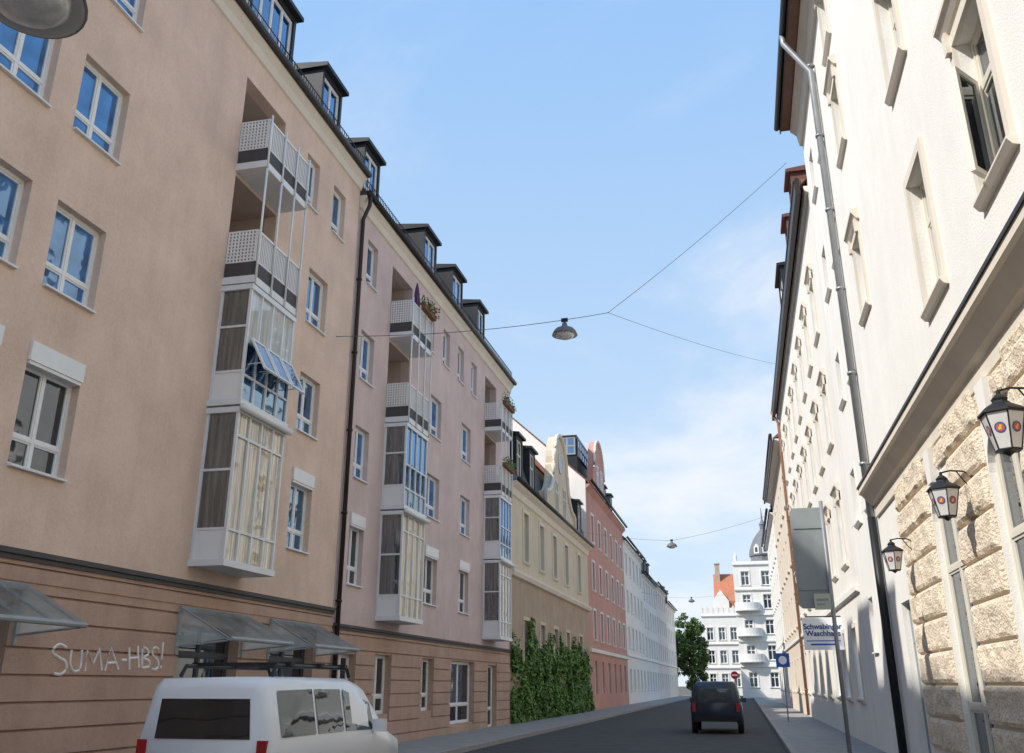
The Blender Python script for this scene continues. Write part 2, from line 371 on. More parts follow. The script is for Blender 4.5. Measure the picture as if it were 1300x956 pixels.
# glazed bay / balcony stack ------------------------------------------------
def bay_stage(h,x0,x1,z0,z1,P,cols,rows,srows,gf,gs,open_panes=False,gtop=None):
    m=MB(); t=.055
    m.box(x0-.03,x1+.03,-P-.03,0,z0,z0+.12); m.box(x0-.02,x1+.02,-P-.02,0,z1-.11,z1)
    za,zb=z0+.12,z1-.11
    for x in (x0,x1-t): m.box(x,x+t,-P,-P+t,za,zb); m.box(x+.01,x+t-.01,-.06,-.002,za,zb)
    for k in range(1,cols):
        xx=x0+(x1-x0)*k/cols; m.box(xx-t*.4,xx+t*.4,-P+.004,-P+.06,za,zb)
    for q in rows:
        zz=za+(zb-za)*q; m.box(x0+t,x1-t,-P+.008,-P+.056,zz-t*.42,zz+t*.42)
    for q in srows:
        zz=za+(zb-za)*q
        for x in (x0+.012,x1-t+.012): m.box(x,x+t-.024,-P+t,-.06,zz-t*.42,zz+t*.42)
    o=m.build('bay',  'alu',h.root)
    zm=za+(zb-za)*rows[-1]
    for (a,b,g) in ((za,zm,gf),(zm,zb,gtop or gf)):
        p=MB(); p.face([(x0+.05,-P+.04,a),(x1-.05,-P+.04,a),(x1-.05,-P+.04,b),(x0+.05,-P+.04,b)]); p.build('front_pane',g,o)
    for x in (x0+.04,x1-.04):
        p=MB(); p.face([(x,-P+.05,za),(x,-.01,za),(x,-.01,zb),(x,-P+.05,zb)]); p.build('side_pane',gs,o)
    for x in (x0+.028,x1-.038):
        p=MB(); p.box(x,x+.01,-P+t,-.06,za,za+(zb-za)*srows[0]-t*.42); p.build('panel','pvc',o)
    if open_panes:
        for k in range(3):
            w=.56; xa=x0+.10+k*.62; L_=.76
            f=MB(); e=.045
            f.box(0,w,-.02,.02,0,e); f.box(0,w,-.02,.02,L_-e,L_); f.box(0,e,-.02,.02,e,L_-e); f.box(w-e,w,-.02,.02,e,L_-e)
            an=RAD(28); zt=zm+.08
            s=f.build('open_sash','pvc',o,(xa,-P-.04-L_*math.sin(an),zt-L_*math.cos(an)),(-an,0,0))
            f=MB(); f.box(e,w-e,-.004,.004,e,L_-e); f.build('sash_pane','gsash',o,(xa,-P-.04-L_*math.sin(an),zt-L_*math.cos(an)),(-an,0,0))
            for xx in (xa+.03,xa+w-.03):
                f=MB(); f.tube([(xx,-P,zt-L_*.72),(xx,-P-.04-L_*.8*math.sin(an),zt-L_*.8*math.cos(an))],.01,6)
                f.build('sash_stay','alu',o)
    return o
def lattice(m,x,y0,y1,z0,z1,nx,nz):
    g=.015; w=(y1-y0)/nx; hh=(z1-z0)/nz
    for k in range(nx+1): m.box(x-.011,x+.011,y0+k*w-g,y0+k*w+g,z0,z1)
    for k in range(nz+1): m.box(x-.009,x+.009,y0-g,y1+g,z0+k*hh-g,z0+k*hh+g)
def balcony(h,x0,x1,z,P,top):
    m=MB(); m.box(x0-.02,x1+.02,-P-.02,-.003,z,z+.16)
    o=m.build('balcony','alu',h.root)
    m=MB(); m.box(x0+.02,x1-.02,-P+.005,-P+.03,z+.16,z+.48)
    m.box(x0+.005,x0+.025,-P+.03,-.02,z+.16,z+.48); m.box(x1-.025,x1-.005,-P+.03,-.02,z+.16,z+.48); m.build('fascia','darkfascia',o)
    m=MB(); zt=z+1.2; n=int((x1-x0)/.07)
    m.box(x0-.01,x1+.01,-P-.01,-P+.045,zt-.05,zt); m.box(x0,x1,-P+.0,-P+.035,z+.49,z+.52)
    for k in range(n+1):
        xx=x0+.015+(x1-x0-.03)*k/n; m.box(xx-.013,xx+.013,-P+.005,-P+.03,z+.52,zt-.05)
    m.build('railing','pvc',o)
    for x in (x0+.015,x1-.015):
        m=MB(); lattice(m,x,-P+.05,-.03,z+.5,zt,8,9); m.build('side_panel','pvc',o)
    for k,xx in enumerate((x0+.03,x0+(x1-x0)*.36,x0+(x1-x0)*.68,x1-.03)):
        m=MB(); m.tube([(xx,-P-.035,z-.02),(xx,-P-.035,top)],.024,8); m.build('post','pvc',o,smooth=True)
    return o
def bay_stack(h,ya,yb,dz,wallmat,gl,openp=False):
    x0,x1=h.lx(ya),h.lx(yb); P=.7
    s0,s1,s2,s3,top=3.7+dz,6.72+dz,9.35+dz,12.05+dz,14.5+dz
    h.holes.append((x0+.02,x1-.02,s2+.02,top))
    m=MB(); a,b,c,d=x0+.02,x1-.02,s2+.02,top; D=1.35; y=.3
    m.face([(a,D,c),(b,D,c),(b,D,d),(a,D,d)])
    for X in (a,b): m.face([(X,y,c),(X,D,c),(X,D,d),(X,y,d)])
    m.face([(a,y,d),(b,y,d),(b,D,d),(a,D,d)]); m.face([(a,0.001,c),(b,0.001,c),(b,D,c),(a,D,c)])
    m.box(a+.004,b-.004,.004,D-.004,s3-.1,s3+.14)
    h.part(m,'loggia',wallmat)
    for z in (s2+.14,s3+.2):
        fme,pme=win_mesh(1.5,2.05,(.5,),(),.07,'pvc','gdark')
        o=link('balcony_door',fme,h.root,((a+b)/2+.1,D-.1,z)); link('pane',pme,o)
    bay_stage(h,x0,x1,s0,s1,P,4,(.2,.84),(.2,.6),gl[0],gl[1])
    m=MB(); m.tube([(x0-.05,-P-.09,s1-.02),(x1+.05,-P-.09,s1-.02)],.07,10); h.part(m,'blind_roller','pvc',True)
    bay_stage(h,x0,x1,s1+.04,s2-.03,P,4,(.22,.52),(.25,.66),gl[2],gl[3],openp,gl[4])
    balcony(h,x0,x1,s2,P,s3+.02)
    balcony(h,x0,x1,s3,P,s3+1.3)
    return (x0,x1,s2,s3,P)
def canopy(h,ya,yb,zw=2.95,zf=2.42,proj=1.05):
    x0,x1=h.lx(ya),h.lx(yb); m=MB()
    m.box(x0,x1,-.08,-.04,zw-.05,zw+.04); m.box(x0,x1,-proj-.02,-proj+.02,zf-.03,zf+.03)
    m.tube([(x0,-proj-.05,zf+.0),(x1,-proj-.05,zf+.0)],.04,8)
    n=max(3,int((x1-x0)/.55))
    for k in range(n+1):
        x=x0+.025+(x1-x0-.05)*k/n; m.tube([(x,-.06,zw+.01),(x,-proj,zf+.01)],.018,6)
    for x in (x0+.03,x1-.03):
        m.tube([(x,-.05,zf-.12),(x,-proj,zf-.03)],.018,6); m.box(x-.025,x+.025,-.05,-.005,zf-.25,zw)
    o=h.part(m,'canopy','graymetal')
    p=MB(); p.face([(x0-.02,-.07,zw+.04),(x1+.02,-.07,zw+.04),(x1+.02,-proj-.02,zf+.045),(x0-.02,-proj-.02,zf+.045)]); p.build('canopy_glass','gcanopy',o)
    for x in (x0+.02,x1-.02):
        p=MB(); p.face([(x,-.08,zw-.02),(x,-proj,zf),(x,-.08,zf-.1)]); p.build('side_glass','gcanopy',o)
def grooved(h,z0,z1,holes,mat,step=.36,name='plinth_wall'):
    m=MB(); z=z0
    facade(m,0,h.L,z0,z1,holes,.3,y=.03)
    while z<z1-.02:
        zt=min(z+step-.035,z1)
        hs=[q for q in holes if q[2]<zt-.001 and q[3]>z+.001]
        xs=[0.0]
        for q in sorted(hs): xs+=[q[0],q[1]]
        xs.append(h.L)
        for i in range(0,len(xs)-1,2):
            if xs[i+1]-xs[i]>.01: m.box(xs[i]+.002,xs[i+1]-.002,-.015,.029,z,zt)
        z+=step
    for X in (.004,h.L-.004): m.face([(X,0,z0),(X,h.D,z0),(X,h.D,z1),(X,0,z1)])
    return h.part(m,name,mat)
LX=-9.8
# =============================== left, first building (peach)
h1=House('apartment_building','peach plaster apartment block nearest on the left, grooved brown ground floor with graffiti','L',-8,22.08,LX)
rows=[4.55,7.3,10.05,12.85]
gB=['gdark','gblue2','gblue2','gblue2']; 
for i,z in enumerate(rows):
    bx=(i==0); hh=1.85 if bx else 1.45
    h1.win(11.3,z,1.18,hh,mull=(.48,),trans=(.3,),glass=gB[i],box=bx)
    h1.win(9.55,z,1.18,hh,mull=(.48,),trans=(.3,),glass='gblue2',box=bx)
    h1.win(5.2,z,1.18,hh,mull=(.48,),trans=(.3,),glass='gblue',box=bx)
    if i<3: h1.win(19.86,z,1.12,hh,mull=(.5,),trans=(.3,),glass='gblue',box=bx)
h1.win(19.06,13.05,.74,1.4,mull=(),trans=(.28,),glass='gblue'); h1.win(20.74,13.05,.8,1.4,mull=(),trans=(.28,),glass='gblue')
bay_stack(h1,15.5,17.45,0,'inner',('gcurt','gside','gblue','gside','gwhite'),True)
EV1=15.62; h1.walls('peach',3.45,EV1)
ph=[(h1.lx(a),h1.lx(b),.35,2.7) for a,b in ((7.2,11.3),(15.5,17.6),(18.9,21.1))]
grooved(h1,0,3.3,ph,'plinth')
for (a,b,c,d),n in zip(ph,(4,2,2)):
    o=put_window(h1.root,(a+b)/2,c,b-a,d-c,tuple(k/n for k in range(1,n)),(.78,),'gdark',.2,'darkmetal',.06,None)
h1.cornice([(0,3.3),(-.05,3.3),(-.05,3.36),(-.09,3.37),(-.09,3.44),(0,3.46)],'darkfascia','ledge')
h1.cornice([(0,3.02),(-.035,3.02),(-.035,3.20),(0,3.22)],'plinth','band')
h1.cornice([(0,EV1-.42),(-.05,EV1-.4),(-.09,EV1-.2),(-.2,EV1-.06),(-.2,EV1-.004),(0,EV1-.004)],'moulding')
h1.mansard('slate',EV1); h1.gutter(EV1+.06,.27,.09)
h1.dormer(17.1,2.3,EV1+.3,2.4,mull=(.25,.5,.75),trans=(.35,)); h1.dormer(20.7,1.35,EV1+.3,2.2)
h1.dormer(12.5,2.0,EV1+.3,2.4,mull=(.33,.66)); 
def roof_rail(h,z,ya,yb):
    m=MB(); x0,x1=h.lx(ya),h.lx(yb)
    for zz in (.08,.28,.46): m.tube([(x0,-.12,z+zz),(x1,-.12,z+zz)],.014,6)
    k=x0
    while k<x1: m.box(k-.008,k+.008,-.128,-.112,z+.0,z+.5); k+=.13
    h.part(m,'roof_railing','black')
roof_rail(h1,EV1+.12,8,22)
canopy(h1,6.9,11.45); canopy(h1,15.35,17.75); canopy(h1,18.8,21.2)
text_obj('shop_lettering','BAMBINI',.2,'signwhite',h1.root,(h1.lx(15.55),.19,2.52),(RAD(90),0,0),.004,'LEFT',.004)
G=[[(85,822),(77,818),(70,822),(68,829),(76,835),(84,840),(85,849),(78,856),(69,855)],[(92,825),(90,840),(93,851),(99,852),(103,846),(105,825)],[(109,852),(112,826),(119,842),(127,824),(130,851)],
   [(134,852),(142,822),(151,850)],[(137,842),(148,841)],[(155,838),(161,838)],[(165,822),(165,850)],[(165,836),(176,835)],[(176,820),(177,848)],
   [(181,848),(182,824),(188,825),(189,831),(182,835),(190,839),(190,846),(181,848)],[(202,824),(197,822),(194,827),(196,833),(201,838),(202,845),(198,850),(193,849)],[(208,815),(206,838)],[(205,845),(205,848)]]
def spl(P):
    if len(P)<3: return P
    o=[]
    for k in range(len(P)-1):
        p0=P[max(0,k-1)];p1=P[k];p2=P[k+1];p3=P[min(len(P)-1,k+2)]
        for q in range(4):
            t=q/4; o.append(tuple(.5*((2*b)+(-a+c)*t+(2*a-5*b+4*c-d)*t*t+(-a+3*b-3*c+d)*t**3) for a,b,c,d in zip(p0,p1,p2,p3)))
    return o+[P[-1]]
m=MB()
for s in G:
    pts=[]
    sharp=len(s) in (3,5)
    for px,py in (s if sharp else spl(s)):
        y,z=onX(px,py,LX+.03); pts.append((h1.lx(y),-.012,z))
    m.tube(pts,.023,6)
h1.part(m,'graffiti','spray')
# =============================== left, second building (mauve)
h2=House('apartment_building','mauve plaster apartment block with two stacks of glazed bays, between peach block and ivy house','L',22.1,40.9,LX)
rows=[4.1,6.9,9.7,12.65]
for i,z in enumerate(rows):
    bx=(i==0); hh=1.85 if bx else 1.45
    h2.win(23.3,z,1.0 if i<3 else .8,hh if i<3 else 1.4,mull=(.5,) if i<3 else (),trans=(.3,),glass=rglass() if i else 'gdark',box=bx)
    if i<3:
        h2.win(29.7,z,1.35,hh,mull=(.5,),trans=(.3,),glass=rglass() if i else 'gdark',box=bx)
        h2.win(33.6,z,1.3,hh,mull=(.5,),trans=(.3,),glass=rglass() if i else 'gdark',box=bx)
for y in (28.9,30.8,32.7,34.6): h2.win(y,12.65,.8,1.4,mull=(),trans=(.28,),glass='gblue')
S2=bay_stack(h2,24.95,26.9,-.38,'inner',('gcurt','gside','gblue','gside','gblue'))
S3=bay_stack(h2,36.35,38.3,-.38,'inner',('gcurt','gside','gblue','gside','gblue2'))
EV2=15.08; h2.walls('mauve',3.1,EV2)
ph=[(h2.lx(a),h2.lx(b),c,d) for a,b,c,d in ((25.05,26.35,.9,2.45),(29.1,30.3,.9,2.45),(22.6,23.7,.1,2.4),(32.2,35.2,.4,2.45),(37.2,38.6,.1,2.4))]
grooved(h2,0,2.96,ph,'plinth')
for a,b,c,d in ph: put_window(h2.root,(a+b)/2,c,b-a,d-c,(.5,),(.3,),'gdark',.18,'pvc',.06,None)
h2.cornice([(0,2.96),(-.05,2.96),(-.05,3.02),(-.09,3.03),(-.09,3.09),(0,3.11)],'darkfascia','ledge')
h2.cornice([(0,EV2-.42),(-.05,EV2-.4),(-.09,EV2-.2),(-.2,EV2-.06),(-.2,EV2-.004),(0,EV2-.004)],'moulding')
h2.mansard('slate',EV2); h2.gutter(EV2+.06,.27,.09)
for y,w in ((23.9,1.35),(29.9,1.5),(33.5,1.5),(37.2,1.3)): h2.dormer(y,w,EV2+.3,2.25)
roof_rail(h2,EV2+.12,22.2,40.8)
h2.downpipe([(.12,-.27,EV2),(.12,-.27,EV2-.3),(.12,-.09,EV2-.75),(.12,-.09,.2)],.06)
# =============================== left, third building (ochre, ivy)
h3=House('town_house','old ochre house with curved ornamental gable, ivy over its ground floor','L',40.92,63.7,LX)
for y in (44.2,48.0,51.6,55.3,59.9):
    h3.win(y,7.2,1.1,2.3,mull=(.5,),trans=(.68,),glass=random.choice(['gdark','gblue']),fm='creamframe',surround='moulding',sill=None)
    h3.win(y,1.6,1.2,2.9,mull=(.5,),trans=(.68,),glass='gdark',fm='creamframe',sill=None,surround='ochre',rec=.12)
EV3=10.5
h3.walls('ochre',6.3,EV3)
h3.walls('ochre_dk',0,6.25,name='ground_floor_wall')
h3.cornice([(0,6.24),(-.15,6.28),(-.22,6.45),(-.22,6.55),(0,6.6)],'moulding','ledge')
h3.cornice([(0,EV3-.6),(-.08,EV3-.55),(-.12,EV3-.25),(-.34,EV3-.1),(-.34,EV3-.003),(0,EV3-.003)],'moulding')
h3.gutter(EV3+.08,.42,.1)
m=MB(); D=h3.D
m.prism_x([(-.1,EV3),(.9,EV3+2.9),(D-.9,EV3+2.9),(D+.1,EV3)],.003,h3.L-.003); rf=h3.part(m,'roof','slate')
m=MB(); m.prism_x([(.8,EV3+2.92),(.8,EV3+3.02),(1.7,EV3+4.3),(D/2,EV3+5.4),(D-.8,EV3+3.02),(D-.8,EV3+2.92)],.003,h3.L-.003); m.build('upper_roof','redtile',rf)
for y in (43.4,46.4,61.4): h3.dormer(y,1.4,EV3+.45,2.2,.1,2.,mat='clad',glass='gdark',fm='creamframe',trans=(.6,))
def arcp(cx,cz,r,a0,a1,n): return [(cx+r*math.cos(RAD(a0+(a1-a0)*k/n)),cz+r*math.sin(RAD(a0+(a1-a0)*k/n))) for k in range(n+1)]
gx=h3.lx(53.2)
right=[(gx+4.6,EV3+.02),(gx+4.6,11.5),(gx+4.3,11.6)]+[(gx+4.3-2.1*math.sin(RAD(90*k/7)),13.5-1.9*math.cos(RAD(90*k/7))) for k in range(1,8)]+[(gx+2.05,13.6)]
top=arcp(gx,13.65,2.0,0,180,16)
left=[(2*gx-a,b) for a,b in right][::-1]
poly=right+top+left
m=MB(); m.prism_y(poly,-.12,.35); g=h3.part(m,'ornamental_gable','ochre')
m=MB()
edge=[(a,-.16,b+.03) for a,b in poly]; m.tube(edge,.12,8); m.build('gable_moulding','moulding',g,smooth=True)
for dx in (-1.25,1.25):
    fme,pme=win_mesh(1.0,1.8,(.5,),(.65,),.06,'creamframe','gdark'); o=link('gable_window',fme,g,(gx+dx,-.16,10.9)); link('pane',pme,g,(gx+dx,-.16,10.9))
m=MB(); m.lathe([(.0,0),(.62,0),(.62,-.06),(.5,-.09),(.46,-.02)],24,(gx,-.121,14.0),'y'); m.build('oculus_ring','moulding',g,smooth=True)
m=MB(); m.lathe([(.0,0),(.47,0)],24,(gx,-.19,14.0),'y'); m.build('oculus_pane','gdark',g)
random.seed(5)
m=MB()
def leaf(m,p,s,nrm,jit=.9):
    n=(Vector(nrm)+Vector((random.uniform(-jit,jit),random.uniform(-jit,jit),random.uniform(-jit,jit)))).normalized()
    u=n.orthogonal().normalized(); v=n.cross(u); a=random.uniform(0,6.28)
    e1=u*math.cos(a)+v*math.sin(a); e2=n.cross(e1); p=Vector(p)
    m.face([p-e1*s*.5,p+e2*s*.42-e1*s*.05,p+e1*s*.62,p-e2*s*.42-e1*s*.05])
for k in range(30000):
    y=random.uniform(41.0,62.8)
    top=2.2+3.4*max(0,mnoise.noise(Vector((y*.5,3.1,0)))+.3)*(1.25-.3*(y-41)/22)+1.9*mnoise.noise(Vector((y*1.7,1,0)))
    z=random.random()**.85*max(.6,top)
    if mnoise.noise(Vector((y*.9,z*.8,9)))<-.16 and z>1.0 and random.random()<.85: continue
    d=.08+.3*max(0,mnoise.noise(Vector((y*1.3,z*1.3,4)))+.4)
    leaf(m,(LX+random.uniform(.03,d+.05),y,z),random.uniform(.09,.18),(1,0,.4))
tag(m.build('ivy','ivy'),'dense green ivy climbing the ground floor of the ochre gabled house','climbing plant')
# =============================== left, fourth building (pink)
h4=House('town_house','brick pink town house with white window surrounds, arched gable and bare white side wall','L',63.72,85,LX,D=11.)
for y in (66.2,69.6,73.0,76.4,79.8,83.0):
    for z in (4.6,7.9,11.2): h4.win(y,z,1.15,1.9,mull=(.5,),trans=(.68,),glass=rglass(),surround='moulding_w',sill=None)
    h4.win(y,1.1,1.3,2.1,mull=(.5,),trans=(.7,),glass='gdark',sill=None)
EV4=15.2
h4.walls('pink',0,EV4,ridge=20.2)
m=MB(); m.face([(-.006,0,0),(-.006,h4.D,0),(-.006,h4.D,EV4),(-.006,h4.D/2,20.2),(-.006,0,EV4)]); h4.part(m,'side_wall','white')
h4.gable_roof('browntile',EV4,20.2,.25); h4.gutter(EV4+.0,.42,.1)
h4.cornice([(0,3.7),(-.14,3.75),(-.14,3.95),(0,4.0)],'moulding_w','ledge')
h4.cornice([(0,EV4-.6),(-.1,EV4-.5),(-.3,EV4-.3),(-.3,EV4-.26),(0,EV4-.26)],'pink')
gx=h4.lx(69.4)
poly=[(gx-2.7,EV4-.2),(gx+2.7,EV4-.2),(gx+2.7,16.8)]+arcp(gx,16.8,2.5,0,180,16)+[(gx-2.7,16.8)]
m=MB(); m.prism_y(poly,-.2,.3); g=h4.part(m,'arched_gable','pink')
m=MB(); m.tube([(a,-.22,b) for a,b in poly[2:]],.1,8); m.build('gable_moulding','moulding',g,smooth=True)
fme,pme=win_mesh(1.0,1.7,(.5,),(.65,),.07,'pvc','gblue')
for dx in (-1.,1.): link('gable_window',fme,g,(gx+dx,-.26,15.5)); link('pane',pme,g,(gx+dx,-.26,15.5))
m=MB(); m.box(2.2,7.6,.9,2.9,15.9,19.1); t=h4.part(m,'roof_studio','clad')
fme,pme=win_mesh(1.8,1.3,(.33,.66),(.5,),.07,'graymetal','gblue'); link('studio_window',fme,t,(2.12,1.9,17.6),(0,0,RAD(-90))); link('pane',pme,t,(2.12,1.9,17.6),(0,0,RAD(-90)))
fme,pme=win_mesh(5.0,1.4,(.2,.4,.6,.8),(.5,),.07,'graymetal','gblue'); link('studio_window',fme,t,(4.9,.82,17.5)); link('pane',pme,t,(4.9,.82,17.5))
for y in (74.5,78.5,82.5): h4.dormer(y,1.3,EV4+.5,1.9,.6,2.4,mat='clad',glass='gdark')
# =============================== far houses
def far_house(label,side,y0,y1,X,wall,ev,ridge,cols,sills,roof='slate',w=1.1,h=1.8,name='town_house',dorm=(),sur=None,D=11.,off=.45,hood=False):
    h_=House(name,label,side,y0,y1,X,D=D)
    for c in cols:
        for z in sills: h_.win(c,z,w,h,mull=(.5,),trans=(.66,),glass=rglass(),surround=sur,sill='moulding_w',rec=.12,st=.12,sd=.04,hood=hood and z>4)
    h_.walls(wall,0,ev,ridge=ridge); h_.gable_roof(roof,ev,ridge,off-.15); h_.gutter(ev-.02,off,.1)
    h_.cornice([(0,ev-.5),(-.1,ev-.42),(-off+.2,ev-.3),(-off+.2,ev-.26),(0,ev-.26)],'moulding_w')
    h_.cornice([(0,4.0),(-.10,4.05),(-.10,4.2),(0,4.25)],'moulding_w','ledge')
    for y in dorm: h_.dormer(y,1.5,ev+.4,1.9,.5,2.4,glass='gdark')
    return h_
f1=far_house('white town house right behind the brick pink one, plain eaves','L',85.02,101,LX,'cool',14.3,18.6,[87.0+3.1*k for k in range(5)],(1.2,4.8,8.0,11.3),sur='moulding_w')
far_house('white town house with dark dormers, second past the brick pink one','L',101.02,117,LX,'cream2',13.0,17.4,[103.+3.1*k for k in range(5)],(1.2,4.6,7.5,10.4),dorm=(103.5,107.5,111.5,115),sur='moulding_w')
far_house('pale rose town house third past the brick pink one on the left','L',117.02,133,LX,'rosy',13.5,17.5,[119.+3.1*k for k in range(5)],(1.2,4.6,7.7,10.8),roof='browntile')
f4=far_house('pale cream house farthest down the left row, next to the tree','L',133.02,150,LX,'cream2',12.5,16.5,[135.+3.3*k for k in range(5)],(1.2,4.5,7.3,10.0),roof='browntile',dorm=(138,144))
for hh_,xs_ in ((f1,(5,12)),(f4,(3,9,14))):
    for x in xs_:
        m=MB(); m.box(x,x+1.2,4.6,5.4,16.,20.2 if hh_ is f1 else 18.2); hh_.part(m,'chimney','ochre_dk')
# =============================== right, near building
RX=3.2
r1=House('corner_restaurant_building','cream building nearest on the right with rough sandstone ground floor and zinc downpipe','R',-5,27,RX)
EVR=18.55
for y in (2.9,6.4,9.9,13.5):
    for z in (7.0,10.9,14.5):
        r1.win(y,z,1.15,2.1 if z<8 else 1.9,mull=(.5,),trans=(.66,),glass='gdark' if z<8 else 'gblue',rec=.15,surround='moulding',fw=.08,fm='creamframe',sill='moulding',st=.15,sd=.06,hood=(z<8 and y<12) or z>14)
for z in (9.2,13.2,16.1): r1.win(19.6,z,1.0,1.7,mull=(.5,),trans=(),glass='gdark',rec=.15,surround='moulding',hood=True,sill='moulding',st=.13,sd=.05,fm='creamframe',fw=.07)
for y in (22.9,25.2):
    for z in (2.4,5.6,8.8,12.0,15.2): r1.win(y,z,.8,1.3,mull=(),trans=(),glass='gdark',rec=.14,sill='moulding_w',surround='moulding_w' if z>5 else None,st=.1,sd=.04)
xs=r1.lx(19.2)
upper=[h for h in r1.holes]
r1.walls('cream',5.7,EVR,.4,holes=upper,x0=0)
gh=[(r1.lx(b),r1.lx(a),.5,4.7) for a,b in ((3.4,5.0),(7.3,9.0),(11.0,12.5),(14.5,16.3))]
gh2=[(r1.lx(20.6),r1.lx(19.6),.3,3.2)]
low=[h for h in r1.holes if h[2]<5.6]
m=MB(); facade(m,0,r1.L,0,5.69,gh+gh2+low,.26)
for a,b,c,d in gh:
    zs=d-.55; cx=(a+b)/2; n=14; ax=(b-a)/2
    pts=[(cx-ax*math.cos(math.pi*k/n),zs+.55*math.sin(math.pi*k/n)) for k in range(n+1)]
    for k in range(n):
        p,q=pts[k],pts[k+1]
        m.face([(p[0],0.002,p[1]),(q[0],0.002,q[1]),(q[0],0.002,d),(p[0],0.002,d)]); m.face([(p[0],0,p[1]),(q[0],0,q[1]),(q[0],.25,q[1]),(p[0],.25,p[1])])
for X in (.004,r1.L-.004): m.face([(X,0,0),(X,11,0),(X,11,5.69),(X,0,5.69)])
r1.part(m,'ground_floor_wall','cream')
for a,b,c,d in gh: put_window(r1.root,(a+b)/2,c,b-a,d-c,(.5,),(.2,.68),'gdark',.09,'creamframe',.07,'moulding')
for a,b,c,d in gh2: put_window(r1.root,(a+b)/2,c,b-a,d-c,(),(.75,),'gdark',.12,'graymetal',.08,None)
random.seed(3)
def block(m,a2,b2,z0,z1):
    sd_=random.uniform(0,50); tilt=random.uniform(-.012,.012)
    def ax(a,b,s):
        n=max(2,int((b-a-.06)/s)); return [a,a+.018]+[a+.018+(b-a-.036)*k/n for k in range(1,n)]+[b-.018,b]
    X=ax(a2,b2,.045); Z=ax(z0,z1,.045); i0=len(m.v); nx=len(X); nz=len(Z)
    for j,zz in enumerate(Z):
        for i,xx in enumerate(X):
            e=min(i,j,nx-1-i,nz-1-j)
            nn=mnoise.noise(Vector((xx*3.2,zz*4.5,sd_)))*.032+mnoise.noise(Vector((xx*9,zz*11,sd_)))*.014
            y=-.002 if e==0 else (-.05 if e==1 else -.072-nn-tilt)
            m.v.append((xx,y,zz))
    for j in range(nz-1):
        for i in range(nx-1):
            q=i0+j*nx+i; m.f.append([q,q+1,q+nx+1,q+nx]); m.m.append(0)
edges=[xs]
for q in gh[::-1]: edges+=[q[0]-.02,q[1]+.02]
edges.append(r1.L)
for i in range(0,len(edges)-1,2):
    a,b=edges[i],edges[i+1]; m=MB(); z=.62; r=0
    while z<4.78:
        if b-a>2.2:
            c=a+(b-a)*(.62 if r%2 else .4); block(m,a+.008,c-.012,z+.012,z+.508); block(m,c+.012,b-.008,z+.012,z+.508)
        else: block(m,a+.008,b-.008,z+.012,z+.508)
        z+=.52; r+=1
    r1.part(m,'sandstone_pier','rock')
m=MB(); x=xs
while x<r1.L-.1:
    w=1.35; e=min(x+w,r1.L); block(m,x+.012,e-.012,4.80,5.14); x+=w
r1.part(m,'sandstone_course','rock')
for a,b,c,d in gh:
    cx=(a+b)/2; k=MB(); k.prism_y([(cx-.15,d-.1),(cx+.15,d-.1),(cx+.22,d+.42),(cx-.22,d+.42)],-.14,.02); r1.part(k,'keystone','moulding_w')
xc=r1.lx(22.0)
r1.cornice([(0,5.15),(-.05,5.17),(-.05,5.4),(-.14,5.45),(-.3,5.66),(-.36,5.68),(-.36,5.82),(0,5.95)],'moulding','cornice',x0=xc)
r1.cornice([(-.30,5.86),(-.375,5.79),(-.385,5.79),(-.385,5.84),(0,5.975),(0,5.955)],'gutter','cornice_flashing',x0=xc)
r1.cornice([(0,EVR-.7),(-.1,EVR-.66),(-.16,EVR-.3),(-.34,EVR-.12),(-.34,EVR-.06),(0,EVR-.06)],'moulding')
m=MB(); m.prism_x([(-.62,EVR-.05),(-.62,EVR+.2),(3.,EVR+4),(8,EVR+4),(11.4,EVR+.2),(11.4,EVR-.05)],.003,r1.L); r1.part(m,'roof','browntile')
m=MB(); m.box(.004,r1.L,-.66,-.625,EVR-.14,EVR+.16); r1.part(m,'fascia','gutter')
r1.gutter(EVR+.06,.74,.09)
px=r1.lx(22.2)
r1.downpipe([(px,-.74,EVR+.02),(px,-.74,EVR-.25),(px,-.12,EVR-1.3),(px,-.12,5.2)],.085,'zinc')
m=MB(); m.tube([(px,-.12,5.2),(px,-.12,.1)],.09,10); r1.part(m,'downpipe_base','black',True)
k=MB(); w,hh=.52,1.4
k.box(0,w,-.03,.03,0,.07); k.box(0,w,-.03,.03,hh-.07,hh); k.box(0,.07,-.03,.03,.07,hh-.07); k.box(w-.07,w,-.03,.03,.07,hh-.07)
k.cur=1; k.box(.07,w-.07,-.005,.005,.07,hh-.07)
k.build('open_casement',['creamframe','gdark'],r1.root,(r1.lx(10.40),.10,7.08),(0,0,RAD(-40)))
# =============================== right row
r2=far_house('pale house with red-brown dormers on the right beyond the zinc downpipe','R',27.02,54.5,RX,'cream2',16.7,21.5,[29.4+3.3*k for k in range(8)],(1.3,5.0,8.6,12.2),roof='browntile',w=1.1,h=1.9,sur='moulding',off=.34,hood=True)
m=MB(); m.box(0.01,r2.L-.01,-.40,-.24,16.2,16.72); r2.part(m,'eave_board','gutter')
for y,w,hh in ((30.3,1.3,1.7),(33.7,1.3,1.7),(39.6,2.4,2.1)): r2.dormer(y,w,16.76,hh,-.22,2.8,mat='brownclad' if w<2 else 'clad',glass='gdark')
px=r2.lx(53.6); r2.downpipe([(px,-.45,16.5),(px,-.12,15.8),(px,-.12,.2)],.08,'copper')
r3=far_house('tan house in the right row just past the copper downpipe','R',54.52,75,RX,'tan',15.4,19.6,[57+3.3*k for k in range(6)],(1.3,4.8,8.2,11.6),roof='browntile',sur='moulding',off=.6)
m=MB(); m.box(0.01,r3.L-.01,-.62,-.5,15.0,15.3); r3.part(m,'eave_board','gutter')
